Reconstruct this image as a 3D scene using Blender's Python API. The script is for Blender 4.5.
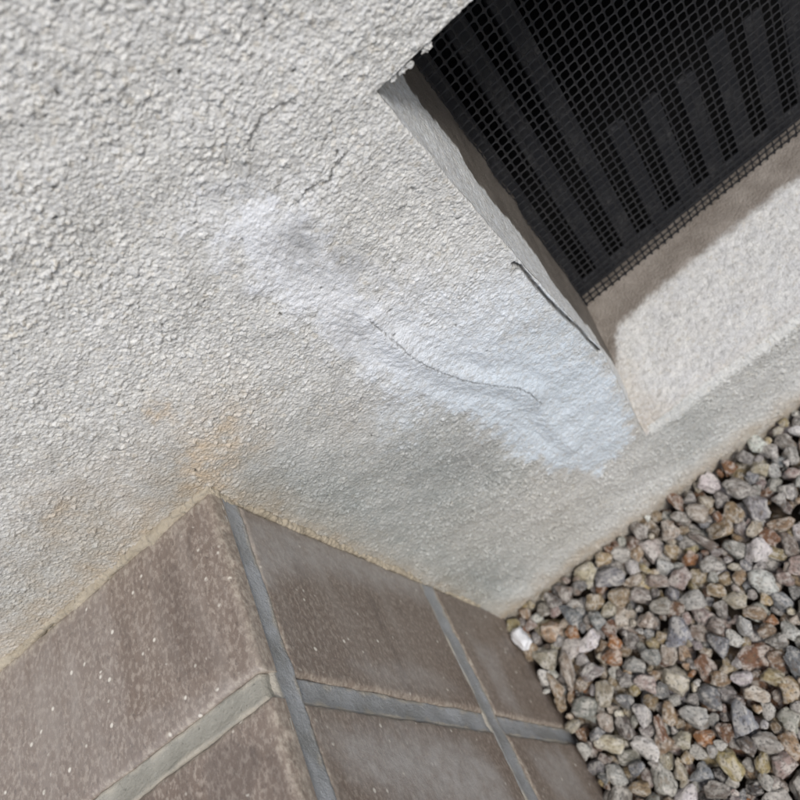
import bpy, bmesh, math, random
import numpy as np
from mathutils import Vector, Matrix

# ------------------------------------------------------------------ reset
for o in list(bpy.data.objects):
    bpy.data.objects.remove(o, do_unlink=True)
scene = bpy.context.scene
COL = scene.collection
rnd = random.Random(11)
rng = np.random.default_rng(5)

# ------------------------------------------------------------------ camera (solved from the photo's lines; wall = plane Y=0, step side = plane X=0)
RC = np.array([[0.75327, -0.38802, -0.53106], [-0.62541, -0.67251, -0.39572], [-0.20359, 0.63021, -0.74926]])
CC = np.array([0.14495897, -0.20087333, 0.47972668])
FPX = 755.9
cam_d = bpy.data.cameras.new('camera')
cam = bpy.data.objects.new('camera', cam_d)
COL.objects.link(cam)
m = Matrix([[RC[0][i], -RC[1][i], -RC[2][i], CC[i]] for i in range(3)] + [[0, 0, 0, 1]])
cam.matrix_world = m
cam_d.sensor_width = 36.0
cam_d.lens = 36.0 * FPX / 800.0
cam_d.clip_start = 0.01
cam_d.clip_end = 500
cam_d.dof.use_dof = True
cam_d.dof.focus_distance = 0.285
cam_d.dof.aperture_fstop = 14.5
scene.camera = cam

# ------------------------------------------------------------------ sky, sun, exposure
world = bpy.data.worlds.new('World')
scene.world = world
world.use_nodes = True
wn = world.node_tree.nodes
wl = world.node_tree.links
sky = wn.new('ShaderNodeTexSky')
sky.sky_type = 'NISHITA'
sky.sun_disc = False
SUN_EL, SUN_AZ = math.radians(50), math.radians(154)
sky.sun_elevation = SUN_EL
sky.sun_rotation = SUN_AZ
sky.air_density = 1.0
sky.dust_density = 2.2
sky.ozone_density = 1.0
wl.new(sky.outputs[0], wn['Background'].inputs[0])
wn['Background'].inputs[1].default_value = 0.095
sun_d = bpy.data.lights.new('sun', 'SUN')
sun_d.energy = 1.5
sun_d.angle = math.radians(16)
sun_d.color = (1.0, 0.972, 0.93)
sun = bpy.data.objects.new('sun', sun_d)
COL.objects.link(sun)
sun_dir = Vector((math.sin(SUN_AZ) * math.cos(SUN_EL), math.cos(SUN_AZ) * math.cos(SUN_EL), math.sin(SUN_EL)))
sun.rotation_euler = sun_dir.to_track_quat('Z', 'Y').to_euler()
scene.view_settings.view_transform = 'Standard'
scene.view_settings.look = 'None'
scene.view_settings.gamma = 1.0
scene.cycles.max_bounces = 5
scene.cycles.diffuse_bounces = 3
scene.cycles.glossy_bounces = 2
scene.view_settings.exposure = 0.53


# ------------------------------------------------------------------ pixel -> plane
def on(u, v, ax, val):
    r = RC.T @ np.array([(u - 400) / FPX, (v - 400) / FPX, 1.0])
    t = (val - CC[ax]) / r[ax]
    return CC + t * r


def wall_pt(u, v):
    p = on(u, v, 1, 0.0)
    return p[0], p[2]


# ------------------------------------------------------------------ numpy noise
def _hash(ix, iy, seed):
    h = (ix.astype(np.int64) * 374761393 + iy.astype(np.int64) * 668265263 + seed * 1442695041) & 0xFFFFFFFF
    h = ((h ^ (h >> 13)) * 1274126177) & 0xFFFFFFFF
    h = h ^ (h >> 16)
    return (h & 0xFFFFFF) / float(0xFFFFFF)


def perlin(x, y, seed=0):
    ix = np.floor(x); iy = np.floor(y)
    fx = x - ix; fy = y - iy
    ux = fx * fx * fx * (fx * (fx * 6 - 15) + 10)
    uy = fy * fy * fy * (fy * (fy * 6 - 15) + 10)

    def g(a, b):
        an = _hash(ix + a, iy + b, seed) * 2 * np.pi
        return np.cos(an) * (fx - a) + np.sin(an) * (fy - b)
    n0 = g(0, 0) * (1 - ux) + g(1, 0) * ux
    n1 = g(0, 1) * (1 - ux) + g(1, 1) * ux
    return (n0 * (1 - uy) + n1 * uy) * 1.5


def fbm(x, y, seed=0, octv=4, gain=0.5):
    s = 0; a = 1.0; f = 1.0
    for k in range(octv):
        s = s + a * perlin(x * f + 17.3 * k, y * f - 9.1 * k, seed + k)
        a *= gain; f *= 2.03
    return s


def bumps(x, y, seed=0, rmin=0.35, rmax=0.85):
    """rounded grains: one in every jittered cell, the highest wins"""
    ix = np.floor(x); iy = np.floor(y)
    best = np.zeros_like(x)
    for a in (-1, 0, 1):
        for b in (-1, 0, 1):
            cx = ix + a; cy = iy + b
            px = cx + _hash(cx, cy, seed + 1); py = cy + _hash(cx, cy, seed + 2)
            r = rmin + (rmax - rmin) * _hash(cx, cy, seed + 3) ** 1.5
            hgt = 0.25 + 0.75 * _hash(cx, cy, seed + 4)
            an = _hash(cx, cy, seed + 5) * np.pi
            el = 0.65 + 0.35 * _hash(cx, cy, seed + 6)
            dx = x - px; dy = y - py
            c, s = np.cos(an), np.sin(an)
            ddx = (dx * c + dy * s); ddy = (-dx * s + dy * c) / el
            q = 1 - (ddx * ddx + ddy * ddy) / (r * r)
            best = np.maximum(best, hgt * np.sqrt(np.clip(q, 0, 1)) * r)
    return best


def sstep(a, b, x):
    t = np.clip((x - a) / (b - a), 0, 1)
    return t * t * (3 - 2 * t)


def seg_dist(x, z, pts):
    d = np.full(x.shape, 1e9)
    for (ax, az), (bx, bz) in zip(pts[:-1], pts[1:]):
        vx, vz = bx - ax, bz - az
        t = np.clip(((x - ax) * vx + (z - az) * vz) / (vx * vx + vz * vz + 1e-18), 0, 1)
        d = np.minimum(d, np.hypot(x - ax - t * vx, z - az - t * vz))
    return d


def inside(x, z, pts):
    r = np.zeros(x.shape, bool)
    for (ax, az), (bx, bz) in zip(pts, pts[1:] + pts[:1]):
        c = ((az > z) != (bz > z)) & (x < (bx - ax) * (z - az) / (bz - az + 1e-18) + ax)
        r ^= c
    return r


# ------------------------------------------------------------------ material helpers
def mat(name):
    m = bpy.data.materials.new(name)
    m.use_nodes = True
    nt = m.node_tree
    return m, nt, nt.nodes['Principled BSDF']


class NT:
    def __init__(s, nt):
        s.nt = nt; s.N = nt.nodes; s.L = nt.links

    def node(s, t, **kw):
        n = s.N.new(t)
        for k, v in kw.items():
            setattr(n, k, v)
        return n

    def link(s, a, b):
        s.L.new(a, b)

    def coord(s, kind='Object'):
        return s.node('ShaderNodeTexCoord').outputs[kind]

    def mapping(s, vec, scale=(1, 1, 1), rot=(0, 0, 0)):
        n = s.node('ShaderNodeMapping')
        n.inputs['Scale'].default_value = scale
        n.inputs['Rotation'].default_value = rot
        s.link(vec, n.inputs['Vector'])
        return n.outputs[0]

    def noise(s, vec, scale, detail=4, rough=0.55, dist=0.0):
        n = s.node('ShaderNodeTexNoise')
        n.inputs['Scale'].default_value = scale
        n.inputs['Detail'].default_value = detail
        n.inputs['Roughness'].default_value = rough
        n.inputs['Distortion'].default_value = dist
        s.link(vec, n.inputs['Vector'])
        return n.outputs['Fac']

    def voronoi(s, vec, scale, feature='F1', out='Distance', rand=1.0):
        n = s.node('ShaderNodeTexVoronoi', feature=feature)
        n.inputs['Scale'].default_value = scale
        n.inputs['Randomness'].default_value = rand
        s.link(vec, n.inputs['Vector'])
        return n.outputs[out]

    def ramp(s, fac, stops, interp='LINEAR'):
        n = s.node('ShaderNodeValToRGB')
        n.color_ramp.interpolation = interp
        e = n.color_ramp.elements
        while len(e) < len(stops):
            e.new(0.5)
        for i, (p, c) in enumerate(stops):
            e[i].position = p
            e[i].color = (c, c, c, 1) if not isinstance(c, tuple) else (*c, 1)
        s.link(fac, n.inputs[0])
        return n.outputs[0]

    def mix(s, fac, a, b, blend='MIX'):
        n = s.node('ShaderNodeMix', data_type='RGBA', blend_type=blend)
        if isinstance(fac, (int, float)):
            n.inputs[0].default_value = fac
        else:
            s.link(fac, n.inputs[0])
        for v, k in ((a, 6), (b, 7)):
            if isinstance(v, tuple):
                n.inputs[k].default_value = (*v, 1)
            else:
                s.link(v, n.inputs[k])
        return n.outputs[2]

    def math(s, op, a, b=None):
        n = s.node('ShaderNodeMath', operation=op)
        for v, k in ((a, 0), (b, 1)):
            if v is None:
                continue
            if isinstance(v, (int, float)):
                n.inputs[k].default_value = v
            else:
                s.link(v, n.inputs[k])
        return n.outputs[0]

    def attr(s, name):
        n = s.node('ShaderNodeAttribute', attribute_name=name)
        sp = s.node('ShaderNodeSeparateColor')
        s.link(n.outputs['Color'], sp.inputs[0])
        return n.outputs['Color'], sp.outputs

    def bump(s, h, strength, dist, bsdf, prev=None):
        n = s.node('ShaderNodeBump')
        n.inputs['Strength'].default_value = strength
        n.inputs['Distance'].default_value = dist
        s.link(h, n.inputs['Height'])
        if prev is not None:
            s.link(prev, n.inputs['Normal'])
        if bsdf is not None:
            s.link(n.outputs[0], bsdf.inputs['Normal'])
        return n.outputs[0]


# ------------------------------------------------------------------ materials
def make_stucco():
    m, nt, b = mat('stucco')
    t = NT(nt)
    co = t.coord()
    _, m1 = t.attr('stain_a')   # patch, blue of the patch, grey
    _, m2 = t.attr('stain_b')   # tan, rust, crack dirt
    _, m3 = t.attr('stain_shade_c')   # speck plus painted shade deep in the jamb, bare cement, damp green grey
    n1 = t.noise(co, 35, 3, 0.6)
    n2 = t.noise(co, 420, 2, 0.6)
    n3 = t.noise(co, 140, 4, 0.65)
    c = t.mix(t.ramp(n1, [(0.3, 0.0), (0.7, 1.0)]), (0.565, 0.562, 0.535), (0.652, 0.650, 0.630))
    c = t.mix(t.ramp(n2, [(0.46, 0.0), (0.70, 0.55)]), c, (0.76, 0.74, 0.68))
    c = t.mix(t.ramp(n2, [(0.30, 0.55), (0.44, 0.0)]), c, (0.33, 0.32, 0.295))
    vc = t.node('ShaderNodeTexVoronoi', feature='F1'); vc.inputs['Scale'].default_value = 620; t.link(co, vc.inputs['Vector'])
    sv = t.node('ShaderNodeSeparateColor'); t.link(vc.outputs['Color'], sv.inputs[0])
    c = t.mix(t.ramp(sv.outputs['Red'], [(0.62, 0.0), (0.95, 0.5)]), c, (0.80, 0.79, 0.74))
    c = t.mix(t.ramp(sv.outputs['Green'], [(0.72, 0.0), (0.98, 0.42)]), c, (0.36, 0.35, 0.32))
    c = t.mix(t.ramp(sv.outputs['Blue'], [(0.90, 0.0), (0.98, 0.28)]), c, (0.60, 0.52, 0.38))
    g = t.math('MULTIPLY', m3['Blue'], t.ramp(n3, [(0.25, 0.55), (0.65, 1.0)]))
    c = t.mix(g, c, (0.270, 0.300, 0.292))
    tn = t.math('MULTIPLY', m2['Red'], t.ramp(n3, [(0.3, 0.35), (0.65, 1.0)]))
    c = t.mix(tn, c, (0.430, 0.355, 0.260))
    ru = t.math('MULTIPLY', m2['Green'], t.ramp(n3, [(0.38, 0.1), (0.62, 1.0)]))
    c = t.mix(ru, c, (0.590, 0.465, 0.320))
    # skim patch
    pc = t.mix(m1['Green'], (0.765, 0.780, 0.797), (0.630, 0.708, 0.772))
    pe = t.math('ADD', m1['Red'], t.math('MULTIPLY', t.math('SUBTRACT', t.math('ADD', t.math('MULTIPLY', n2, 0.6), t.math('MULTIPLY', n3, 0.6)), 0.6), 1.5))
    pf = t.math('MULTIPLY', t.ramp(pe, [(0.22, 0.0), (0.90, 1.0)]), t.ramp(m1['Red'], [(0.03, 0.0), (0.25, 1.0)]))
    pf = t.math('MULTIPLY', pf, t.ramp(n2, [(0.30, 0.55), (0.55, 0.92)]))
    c = t.mix(pf, c, pc)
    gr = t.math('MULTIPLY', m1['Blue'], t.ramp(n3, [(0.3, 0.3), (0.62, 1.0)]))
    c = t.mix(gr, c, (0.300, 0.300, 0.295))
    # bare brown cement of the reveal
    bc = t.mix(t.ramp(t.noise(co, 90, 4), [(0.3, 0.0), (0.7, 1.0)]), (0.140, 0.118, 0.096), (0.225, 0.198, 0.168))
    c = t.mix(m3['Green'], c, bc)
    c = t.mix(m2['Blue'], c, (0.070, 0.066, 0.060))
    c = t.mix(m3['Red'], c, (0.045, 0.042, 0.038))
    t.link(c, b.inputs['Base Color'])
    b.inputs['Roughness'].default_value = 0.55
    b.inputs['Specular IOR Level'].default_value = 0.5
    vd = t.voronoi(co, 900)
    soft = t.math('SUBTRACT', 1.0, t.math('MULTIPLY', m1['Red'], 0.55))
    h = t.math('ADD', t.noise(co, 1100, 2, 0.65), t.math('MULTIPLY', t.math('MULTIPLY', vd, soft), -0.9))
    bb = t.bump(h, 0.75, 0.0006, None)
    # grain where the mesh is too coarse to carry it
    t.link(bb, b.inputs['Normal'])
    return m


def make_tile(name, haze=0.0, warm=0.0):
    m, nt, b = mat(name)
    t = NT(nt)
    co = t.coord('Object')
    st = t.mapping(co, (1.0, 0.62, 1.0))
    s1 = t.noise(st, 560, 4, 0.65)
    s2 = t.noise(st, 700, 2, 0.6)
    lo = t.noise(co, 22, 4, 0.6)
    c = t.mix(t.ramp(lo, [(0.3, 0.0), (0.7, 1.0)]), (0.166, 0.125, 0.099), (0.218, 0.175, 0.145))
    c = t.mix(t.ramp(s1, [(0.47, 0.0), (0.62, 0.72)]), c, (0.370, 0.318, 0.268))
    c = t.mix(t.ramp(s2, [(0.30, 0.5), (0.42, 0.0)]), c, (0.085, 0.066, 0.057))
    sk = t.noise(t.mapping(co, (1.0, 0.16, 1.0)), 75, 4, 0.6)
    c = t.mix(t.ramp(sk, [(0.50, 0.0), (0.68, 0.45)]), c, (0.300, 0.262, 0.228))
    c = t.mix(t.ramp(sk, [(0.30, 0.5), (0.44, 0.0)]), c, (0.105, 0.080, 0.066))
    v = t.voronoi(co, 170)
    sp = t.math('MULTIPLY', t.ramp(v, [(0.10, 1.0), (0.19, 0.0)]), t.ramp(t.noise(co, 110, 2), [(0.53, 0.0), (0.58, 1.0)]))
    c = t.mix(sp, c, (0.66, 0.62, 0.54))
    _, ma = t.attr('stain')    # pale haze, dark scuff, edge dust
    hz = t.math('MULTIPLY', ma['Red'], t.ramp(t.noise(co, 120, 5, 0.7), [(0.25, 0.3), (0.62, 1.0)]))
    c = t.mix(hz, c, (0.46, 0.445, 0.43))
    c = t.mix(ma['Green'], c, (0.100, 0.080, 0.070))
    ed = t.math('MULTIPLY', ma['Blue'], t.ramp(s1, [(0.35, 0.1), (0.62, 1.0)]))
    c = t.mix(ed, c, (0.44, 0.39, 0.32))
    t.link(c, b.inputs['Base Color'])
    rg = t.math('ADD', t.math('MULTIPLY', s1, 0.25), 0.36)
    t.link(rg, b.inputs['Roughness'])
    b.inputs['Specular IOR Level'].default_value = 0.5
    h = t.math('ADD', s1, t.math('MULTIPLY', t.noise(co, 1300, 2), 0.5))
    t.bump(h, 0.5, 0.0005, b)
    return m


def make_grout(name, c0, c1, rough):
    m, nt, b = mat(name)
    t = NT(nt)
    co = t.coord()
    c = t.mix(t.ramp(t.noise(co, 60, 5, 0.6), [(0.3, 0.0), (0.7, 1.0)]), c0, c1)
    c = t.mix(t.ramp(t.noise(co, 700, 3), [(0.27, 0.7), (0.38, 0.0)]), c, tuple(x * 0.5 for x in c0))
    _, ma = t.attr('stain')
    c = t.mix(ma['Red'], c, (0.46, 0.42, 0.345))
    t.link(c, b.inputs['Base Color'])
    t.link(t.math('ADD', t.math('MULTIPLY', t.noise(co, 45, 4, 0.6), 0.5), rough - 0.2), b.inputs['Roughness'])
    t.bump(t.noise(co, 650, 5, 0.7), 1.0, 0.0009, b)
    return m


def make_stone(name, attr=None):
    m, nt, b = mat(name)
    t = NT(nt)
    co = t.coord()
    if attr:
        col = t.node('ShaderNodeAttribute', attribute_name=attr).outputs['Color']
        n1 = t.noise(co, 190, 4, 0.6)
        n2 = t.noise(co, 700, 3, 0.7)
    else:
        oi = t.node('ShaderNodeObjectInfo')
        col = oi.outputs['Color']
        add = t.node('ShaderNodeVectorMath', operation='ADD')
        sc = t.node('ShaderNodeVectorMath', operation='SCALE')
        cx = t.node('ShaderNodeCombineXYZ')
        for k in range(3):
            t.link(oi.outputs['Random'], cx.inputs[k])
        t.link(cx.outputs[0], sc.inputs[0]); sc.inputs['Scale'].default_value = 37.0
        t.link(co, add.inputs[0]); t.link(sc.outputs[0], add.inputs[1])
        # unit-size stone meshes, scaled by the object
        n1 = t.noise(add.outputs[0], 1.3, 6, 0.7)
        n2 = t.noise(add.outputs[0], 4.0, 5, 0.75)
    c = t.mix(t.ramp(n1, [(0.46, 0.0), (0.58, 0.9)]), col, t.mix(0.65, col, (0.74, 0.71, 0.65)))
    c = t.mix(t.ramp(n2, [(0.39, 0.95), (0.48, 0.0)]), c, t.mix(0.75, col, (0.035, 0.033, 0.030)))
    c = t.mix(t.ramp(n1, [(0.33, 0.7), (0.43, 0.0)]), c, (0.19, 0.135, 0.085))
    t.link(c, b.inputs['Base Color'])
    b.inputs['Roughness'].default_value = 0.62
    b.inputs['Specular IOR Level'].default_value = 0.4
    t.bump(n2, 0.9, 0.0016, b)
    return m


def make_simple(name, col, rough, nscale=80, var=0.25, metal=0.0, bump=0.3):
    m, nt, b = mat(name)
    t = NT(nt)
    co = t.coord()
    n = t.noise(co, nscale, 4, 0.6)
    c = t.mix(t.ramp(n, [(0.3, 0.0), (0.7, 1.0)]), tuple(x * (1 - var) for x in col), tuple(x * (1 + var) for x in col))
    t.link(c, b.inputs['Base Color'])
    b.inputs['Roughness'].default_value = rough
    b.inputs['Metallic'].default_value = metal
    t.bump(n, bump, 0.0006, b)
    return m


def make_dusty(name, col, dust, rough, amount):
    m, nt, b = mat(name)
    t = NT(nt)
    co = t.coord()
    n = t.noise(co, 70, 5, 0.7)
    n2 = t.noise(co, 500, 3, 0.6)
    d = t.math('MULTIPLY', t.ramp(n, [(0.45, 0.0), (0.75, amount)]), t.ramp(n2, [(0.4, 0.2), (0.65, 1.0)]))
    c = t.mix(d, col, dust)
    t.link(c, b.inputs['Base Color'])
    b.inputs['Roughness'].default_value = rough
    t.bump(n2, 0.3, 0.0004, b)
    return m


M_STUCCO = make_stucco()
M_TILE = make_tile('quarry_tile')
M_GROUT = make_grout('grey_green_grout', (0.255, 0.245, 0.205), (0.365, 0.350, 0.300), 0.6)
M_GROUT_B = make_grout('sky_sheen_grout', (0.235, 0.238, 0.232), (0.400, 0.418, 0.438), 0.32)  # bluish tone puts the sky's sheen on the side joints into the colour
M_MORTAR = make_grout('tan_mortar', (0.36, 0.31, 0.23), (0.50, 0.44, 0.34), 0.8)
M_STONE = make_stone('gravel_stone')
M_FILL = make_stone('gravel_fill_stone', 'stone_colour')
M_SOIL = make_simple('dark_soil', (0.070, 0.050, 0.033), 0.95, 160, 0.5, 0, 1.0)  # soil, its colour browned for the shadows between the stones
M_SCREEN = make_dusty('black_screen', (0.007, 0.0075, 0.0095), (0.09, 0.085, 0.078), 0.62, 0.22)
M_SLAT = make_dusty('dark_slat', (0.012, 0.013, 0.017), (0.15, 0.145, 0.135), 0.7, 0.55)
M_BLACK = make_simple('cavity_black', (0.004, 0.004, 0.0045), 0.95)  # darkness of the unlit space behind the vent, put into the colour
M_INNER = make_simple('plain_render', (0.45, 0.44, 0.41), 0.9)


# ------------------------------------------------------------------ object helpers
def link(o, parent=None):
    COL.objects.link(o)
    if parent is not None:
        o.parent = parent
    return o


def tag(o, label, cat, group=None):
    o['label'] = label
    o['category'] = cat
    if group:
        o['group'] = group
    return o


def empty(name, loc=(0, 0, 0)):
    o = bpy.data.objects.new(name, None)
    o.location = loc
    o.empty_display_size = 0.05
    return link(o)


def np_mesh(name, V, Q, material, smooth=True, attrs=None):
    """V (n,3), Q (m,4) or (m,3) -> mesh, unused vertices dropped"""
    V = np.asarray(V, np.float32); Q = np.asarray(Q, np.int64)
    used = np.zeros(len(V), bool); used[Q.ravel()] = True
    idx = np.cumsum(used) - 1
    V = V[used]; Q = idx[Q]
    k = Q.shape[1]
    me = bpy.data.meshes.new(name)
    me.vertices.add(len(V)); me.loops.add(Q.size); me.polygons.add(len(Q))
    me.vertices.foreach_set('co', V.ravel())
    me.loops.foreach_set('vertex_index', Q.ravel().astype(np.int32))
    me.polygons.foreach_set('loop_start', np.arange(0, Q.size, k, dtype=np.int32))
    me.polygons.foreach_set('loop_total', np.full(len(Q), k, np.int32))
    me.update(calc_edges=True)
    if smooth:
        me.polygons.foreach_set('use_smooth', np.ones(len(Q), bool))
    for an, arr in (attrs or {}).items():
        a = me.color_attributes.new(an, 'FLOAT_COLOR', 'POINT')
        c = np.ones((len(V), 4), np.float32)
        c[:, :3] = np.asarray(arr, np.float32)[used]
        a.data.foreach_set('color', c.ravel())
    me.materials.append(material)
    return me


def grid_quads(nr, nc, flip=False):
    i = np.arange(nr - 1)[:, None] * nc + np.arange(nc - 1)[None, :]
    q = np.stack([i, i + 1, i + nc + 1, i + nc], -1).reshape(-1, 4)
    return q[:, ::-1] if flip else q


def box_mesh(name, lo, hi, material, bevel=0.0, seg=2):
    bm = bmesh.new()
    bmesh.ops.create_cube(bm, size=1.0)
    for v in bm.verts:
        v.co = Vector([lo[k] + (v.co[k] + 0.5) * (hi[k] - lo[k]) for k in range(3)])
    if bevel:
        bmesh.ops.bevel(bm, geom=list(bm.edges), offset=bevel, segments=seg, profile=0.5, affect='EDGES')
    me = bpy.data.meshes.new(name)
    bm.to_mesh(me); bm.free()
    me.materials.append(material)
    return me


# ------------------------------------------------------------------ the stucco wall, with the vent opening
ZT, ZB, XE, XR = 0.3545, 0.0785, 0.1515, 0.560
edge_z = np.array([0.0785, 0.094, 0.1406, 0.168, 0.1749, 0.2104, 0.2585, 0.3118, 0.3421, 0.3545])
edge_x = np.array([0.1504, 0.1511, 0.1556, 0.1583, 0.1588, 0.1562, 0.1540, 0.1522, 0.1514, 0.1514])


def edge(z):
    return np.interp(z, edge_z, edge_x) + 0.0003 * perlin(z * 160, z * 0 + 3.3, 3)


def grow(a, b, s0, ratio=1.25):
    out = []; s = s0; p = a; sg = 1 if b > a else -1
    while sg * (b - p) > s * 1.3:
        s *= ratio; p += sg * s; out.append(p)
    out.append(b)
    return out


xs_f = np.concatenate([np.linspace(-0.150, XE, int(0.3015 / 0.00050)), np.linspace(XE, 0.32, int(0.1685 / 0.0006))[1:]])
xs = np.concatenate([np.array(grow(-0.150, -2.6, 0.0006))[::-1], xs_f, np.array(grow(0.32, XR, 0.0006)), np.array(grow(XR, 3.0, 0.006))])
zs_f = np.concatenate([np.linspace(-0.03, ZB, int(0.1085 / 0.0006)), np.linspace(ZB, 0.25, int(0.1715 / 0.0006))[1:],
                       np.linspace(0.25, ZT, int(0.1045 / 0.00042))[1:], np.linspace(ZT, 0.45, int(0.0955 / 0.00038))[1:]])
zs = np.concatenate([[-0.12, -0.06], zs_f, np.array(grow(0.45, 2.7, 0.0005))])
J0 = int(np.argmin(abs(xs - XE))); J1 = int(np.argmin(abs(xs - XR)))
I0 = int(np.argmin(abs(zs - ZB))); I1 = int(np.argmin(abs(zs - ZT)))
X, Z = np.meshgrid(xs, zs)
fall = 1 - sstep(0, 0.03, np.abs(X - XE))
X = X + (edge(np.clip(Z, ZB, ZT)) - XE) * fall
NR, NC = X.shape
fine = sstep(-0.22, -0.15, X) * (1 - sstep(0.34, 0.5, X)) * (1 - sstep(0.46, 0.6, Z))


def W(*pts):
    return [wall_pt(u, v) for u, v in pts]


# --- masks (laid out on the wall itself)
wx = X + 0.006 * perlin(X * 110, Z * 110, 40) + 0.003 * perlin(X * 330, Z * 330, 41)
wz = Z + 0.006 * perlin(X * 110 + 50, Z * 110, 42) + 0.003 * perlin(X * 330 + 50, Z * 330, 43)


def poly_mask(pts, feather, warp=1.0):
    p = W(*pts)
    ax = X + (wx - X) * warp; az = Z + (wz - Z) * warp
    d = seg_dist(ax, az, p + p[:1])
    sd = np.where(inside(ax, az, p), -d, d)
    return 1 - sstep(-feather, feather, sd)


def blob(u, v, rpx, s=1.0, asp=1.0):
    """soft stain round a wall point; radius given as pixels at that spot"""
    x0, z0 = wall_pt(u, v)
    x1, z1 = wall_pt(u + rpx, v); x2, z2 = wall_pt(u, v + rpx)
    A = np.array([[x1 - x0, x2 - x0], [z1 - z0, z2 - z0]])
    Ai = np.linalg.inv(A)
    du = Ai[0, 0] * (wx - x0) + Ai[0, 1] * (wz - z0)
    dv = Ai[1, 0] * (wx - x0) + Ai[1, 1] * (wz - z0)
    return s * np.exp(-(du * du + dv * dv / asp ** 2) * 1.3)


def union(*ms):
    r = np.zeros_like(X)
    for q in ms:
        r = 1 - (1 - r) * (1 - np.clip(q, 0, 1))
    return r


patch_poly = [(228, 182), (262, 190), (298, 205), (322, 228), (345, 255), (368, 278), (395, 300), (440, 318), (490, 330), (545, 345),
              (590, 358), (618, 385), (634, 425), (618, 455), (600, 472), (548, 468), (508, 446), (470, 416), (430, 408), (395, 396), (365, 375),
              (335, 350), (300, 318), (262, 296), (236, 272), (220, 240)]
patch = poly_mask(patch_poly, 0.0090, 1.2)
halo = union(blob(520, 300, 50, 0.45), blob(430, 350, 80, 0.35), blob(540, 430, 50, 0.4), blob(300, 210, 50, 0.45), blob(470, 330, 65, 0.65), blob(560, 350, 65, 0.7), blob(600, 400, 30, 0.6), blob(410, 300, 35, 0.35), blob(250, 250, 60, 0.4), blob(200, 215, 35, 0.45), blob(400, 420, 40, 0.4))
patch_all = np.clip(np.maximum(patch, halo), 0, 1)
px0 = wall_pt(330, 300)[1]; px1 = wall_pt(520, 400)[1]
blue = sstep(px0, px1, Z)
grey = union(blob(300, 247, 24, 0.75), blob(348, 267, 20, 0.8), blob(354, 336, 20, 0.65), blob(262, 168, 18, 0.8), blob(243, 160, 12, 0.4), blob(228, 190, 14, 0.35), blob(470, 455, 26, 0.45), blob(420, 480, 30, 0.25), blob(280, 205, 12, 0.25),
             blob(335, 380, 22, 0.25), blob(535, 395, 10, 0.2))
damp = union(sstep(0.30, 0.16, Z) * 0.28, blob(480, 585, 45, 0.85), blob(330, 508, 70, 0.75), blob(440, 475, 60, 0.75), blob(500, 470, 30, 0.5), blob(262, 492, 45, 0.8), blob(180, 500, 35, 0.5), blob(395, 560, 60, 0.45), blob(440, 590, 50, 0.5), blob(95, 570, 70, 0.65), blob(180, 480, 40, 0.4), blob(20, 600, 50, 0.5), blob(560, 560, 60, 0.3), blob(690, 430, 40, 0.4))
damp *= (1 - 0.8 * patch)
band = sstep(0.020, 0.002, Z + 0.006 * perlin(X * 60, Z * 60, 50))
tread_tan = 0.9 * sstep(0.026, 0.002, Z - 0.2765 + 0.004 * perlin(X * 120, Z * 120, 51)) * sstep(0.004, -0.002, X) * (Z > 0.26)
tan = union(band * 0.75, tread_tan, blob(60, 520, 50, 0.6), blob(150, 470, 50, 0.35), blob(30, 570, 30, 0.4), blob(120, 500, 40, 0.3), blob(205, 490, 24, 0.8), blob(270, 500, 30, 0.55, 0.5), blob(330, 545, 25, 0.4),
            blob(560, 520, 50, 0.2), blob(470, 545, 40, 0.15), blob(630, 425, 14, 0.4), blob(230, 440, 60, 0.3), blob(340, 420, 40, 0.2))
side_line = sstep(0.010, 0.001, np.abs(X - 0.001)) * (Z < 0.275) * sstep(0.02, 0.08, Z)
side_line = np.maximum(side_line * 0.6, 0.35 * sstep(0.022, 0.0, X + 0.006 * perlin(X * 90, Z * 90, 52)) * (X > -0.004) * (Z < 0.28))
tan = union(tan, side_line, blob(215, 470, 40, 0.55), blob(100, 545, 50, 0.4), blob(20, 620, 40, 0.5))
rust = union(blob(160, 408, 12, 0.8), blob(205, 462, 26, 0.85), blob(230, 420, 40, 0.3), blob(178, 420, 12, 0.4), blob(225, 430, 14, 0.45), blob(196, 440, 12, 0.4), blob(265, 445, 14, 0.35), blob(60, 512, 16, 0.35))
# cracks
cracks = [W((293, 102), (280, 106), (268, 112), (260, 118), (258, 128), (252, 136), (249, 146)),
          W((348, 152), (341, 160), (336, 165), (331, 172), (330, 180), (321, 183), (313, 186), (304, 193), (299, 201)),
          W((368, 318), (385, 333), (398, 343), (412, 356), (425, 363), (440, 371), (462, 379), (490, 383), (515, 385), (528, 391), (540, 402))]
crack_w = [0.00022, 0.00022, 0.00018]
jx = X + 0.0006 * perlin(X * 700, Z * 700, 60); jz = Z + 0.0006 * perlin(X * 700, Z * 700, 61)
cd = [seg_dist(jx, jz, c) for c in cracks]
crack = np.zeros_like(X)
for d_, w_ in zip(cd, crack_w):
    crack = np.maximum(crack, (0.62 if w_ < 0.0002 else 0.75) * (1 - sstep(w_, w_ * 2.6, d_)))
crack[:] *= np.clip(0.95 + 0.5 * perlin(X * 420, Z * 420, 62), 0, 1)
lip_line = W((513, 263), (522, 268), (535, 285), (550, 302), (566, 318), (580, 330), (590, 342), (600, 352))
lip_d = seg_dist(X, Z, lip_line)
lip = 1 - sstep(0.00035, 0.0009, lip_d)
lip = np.maximum(lip, blob(519, 267, 4, 1.0))
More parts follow.
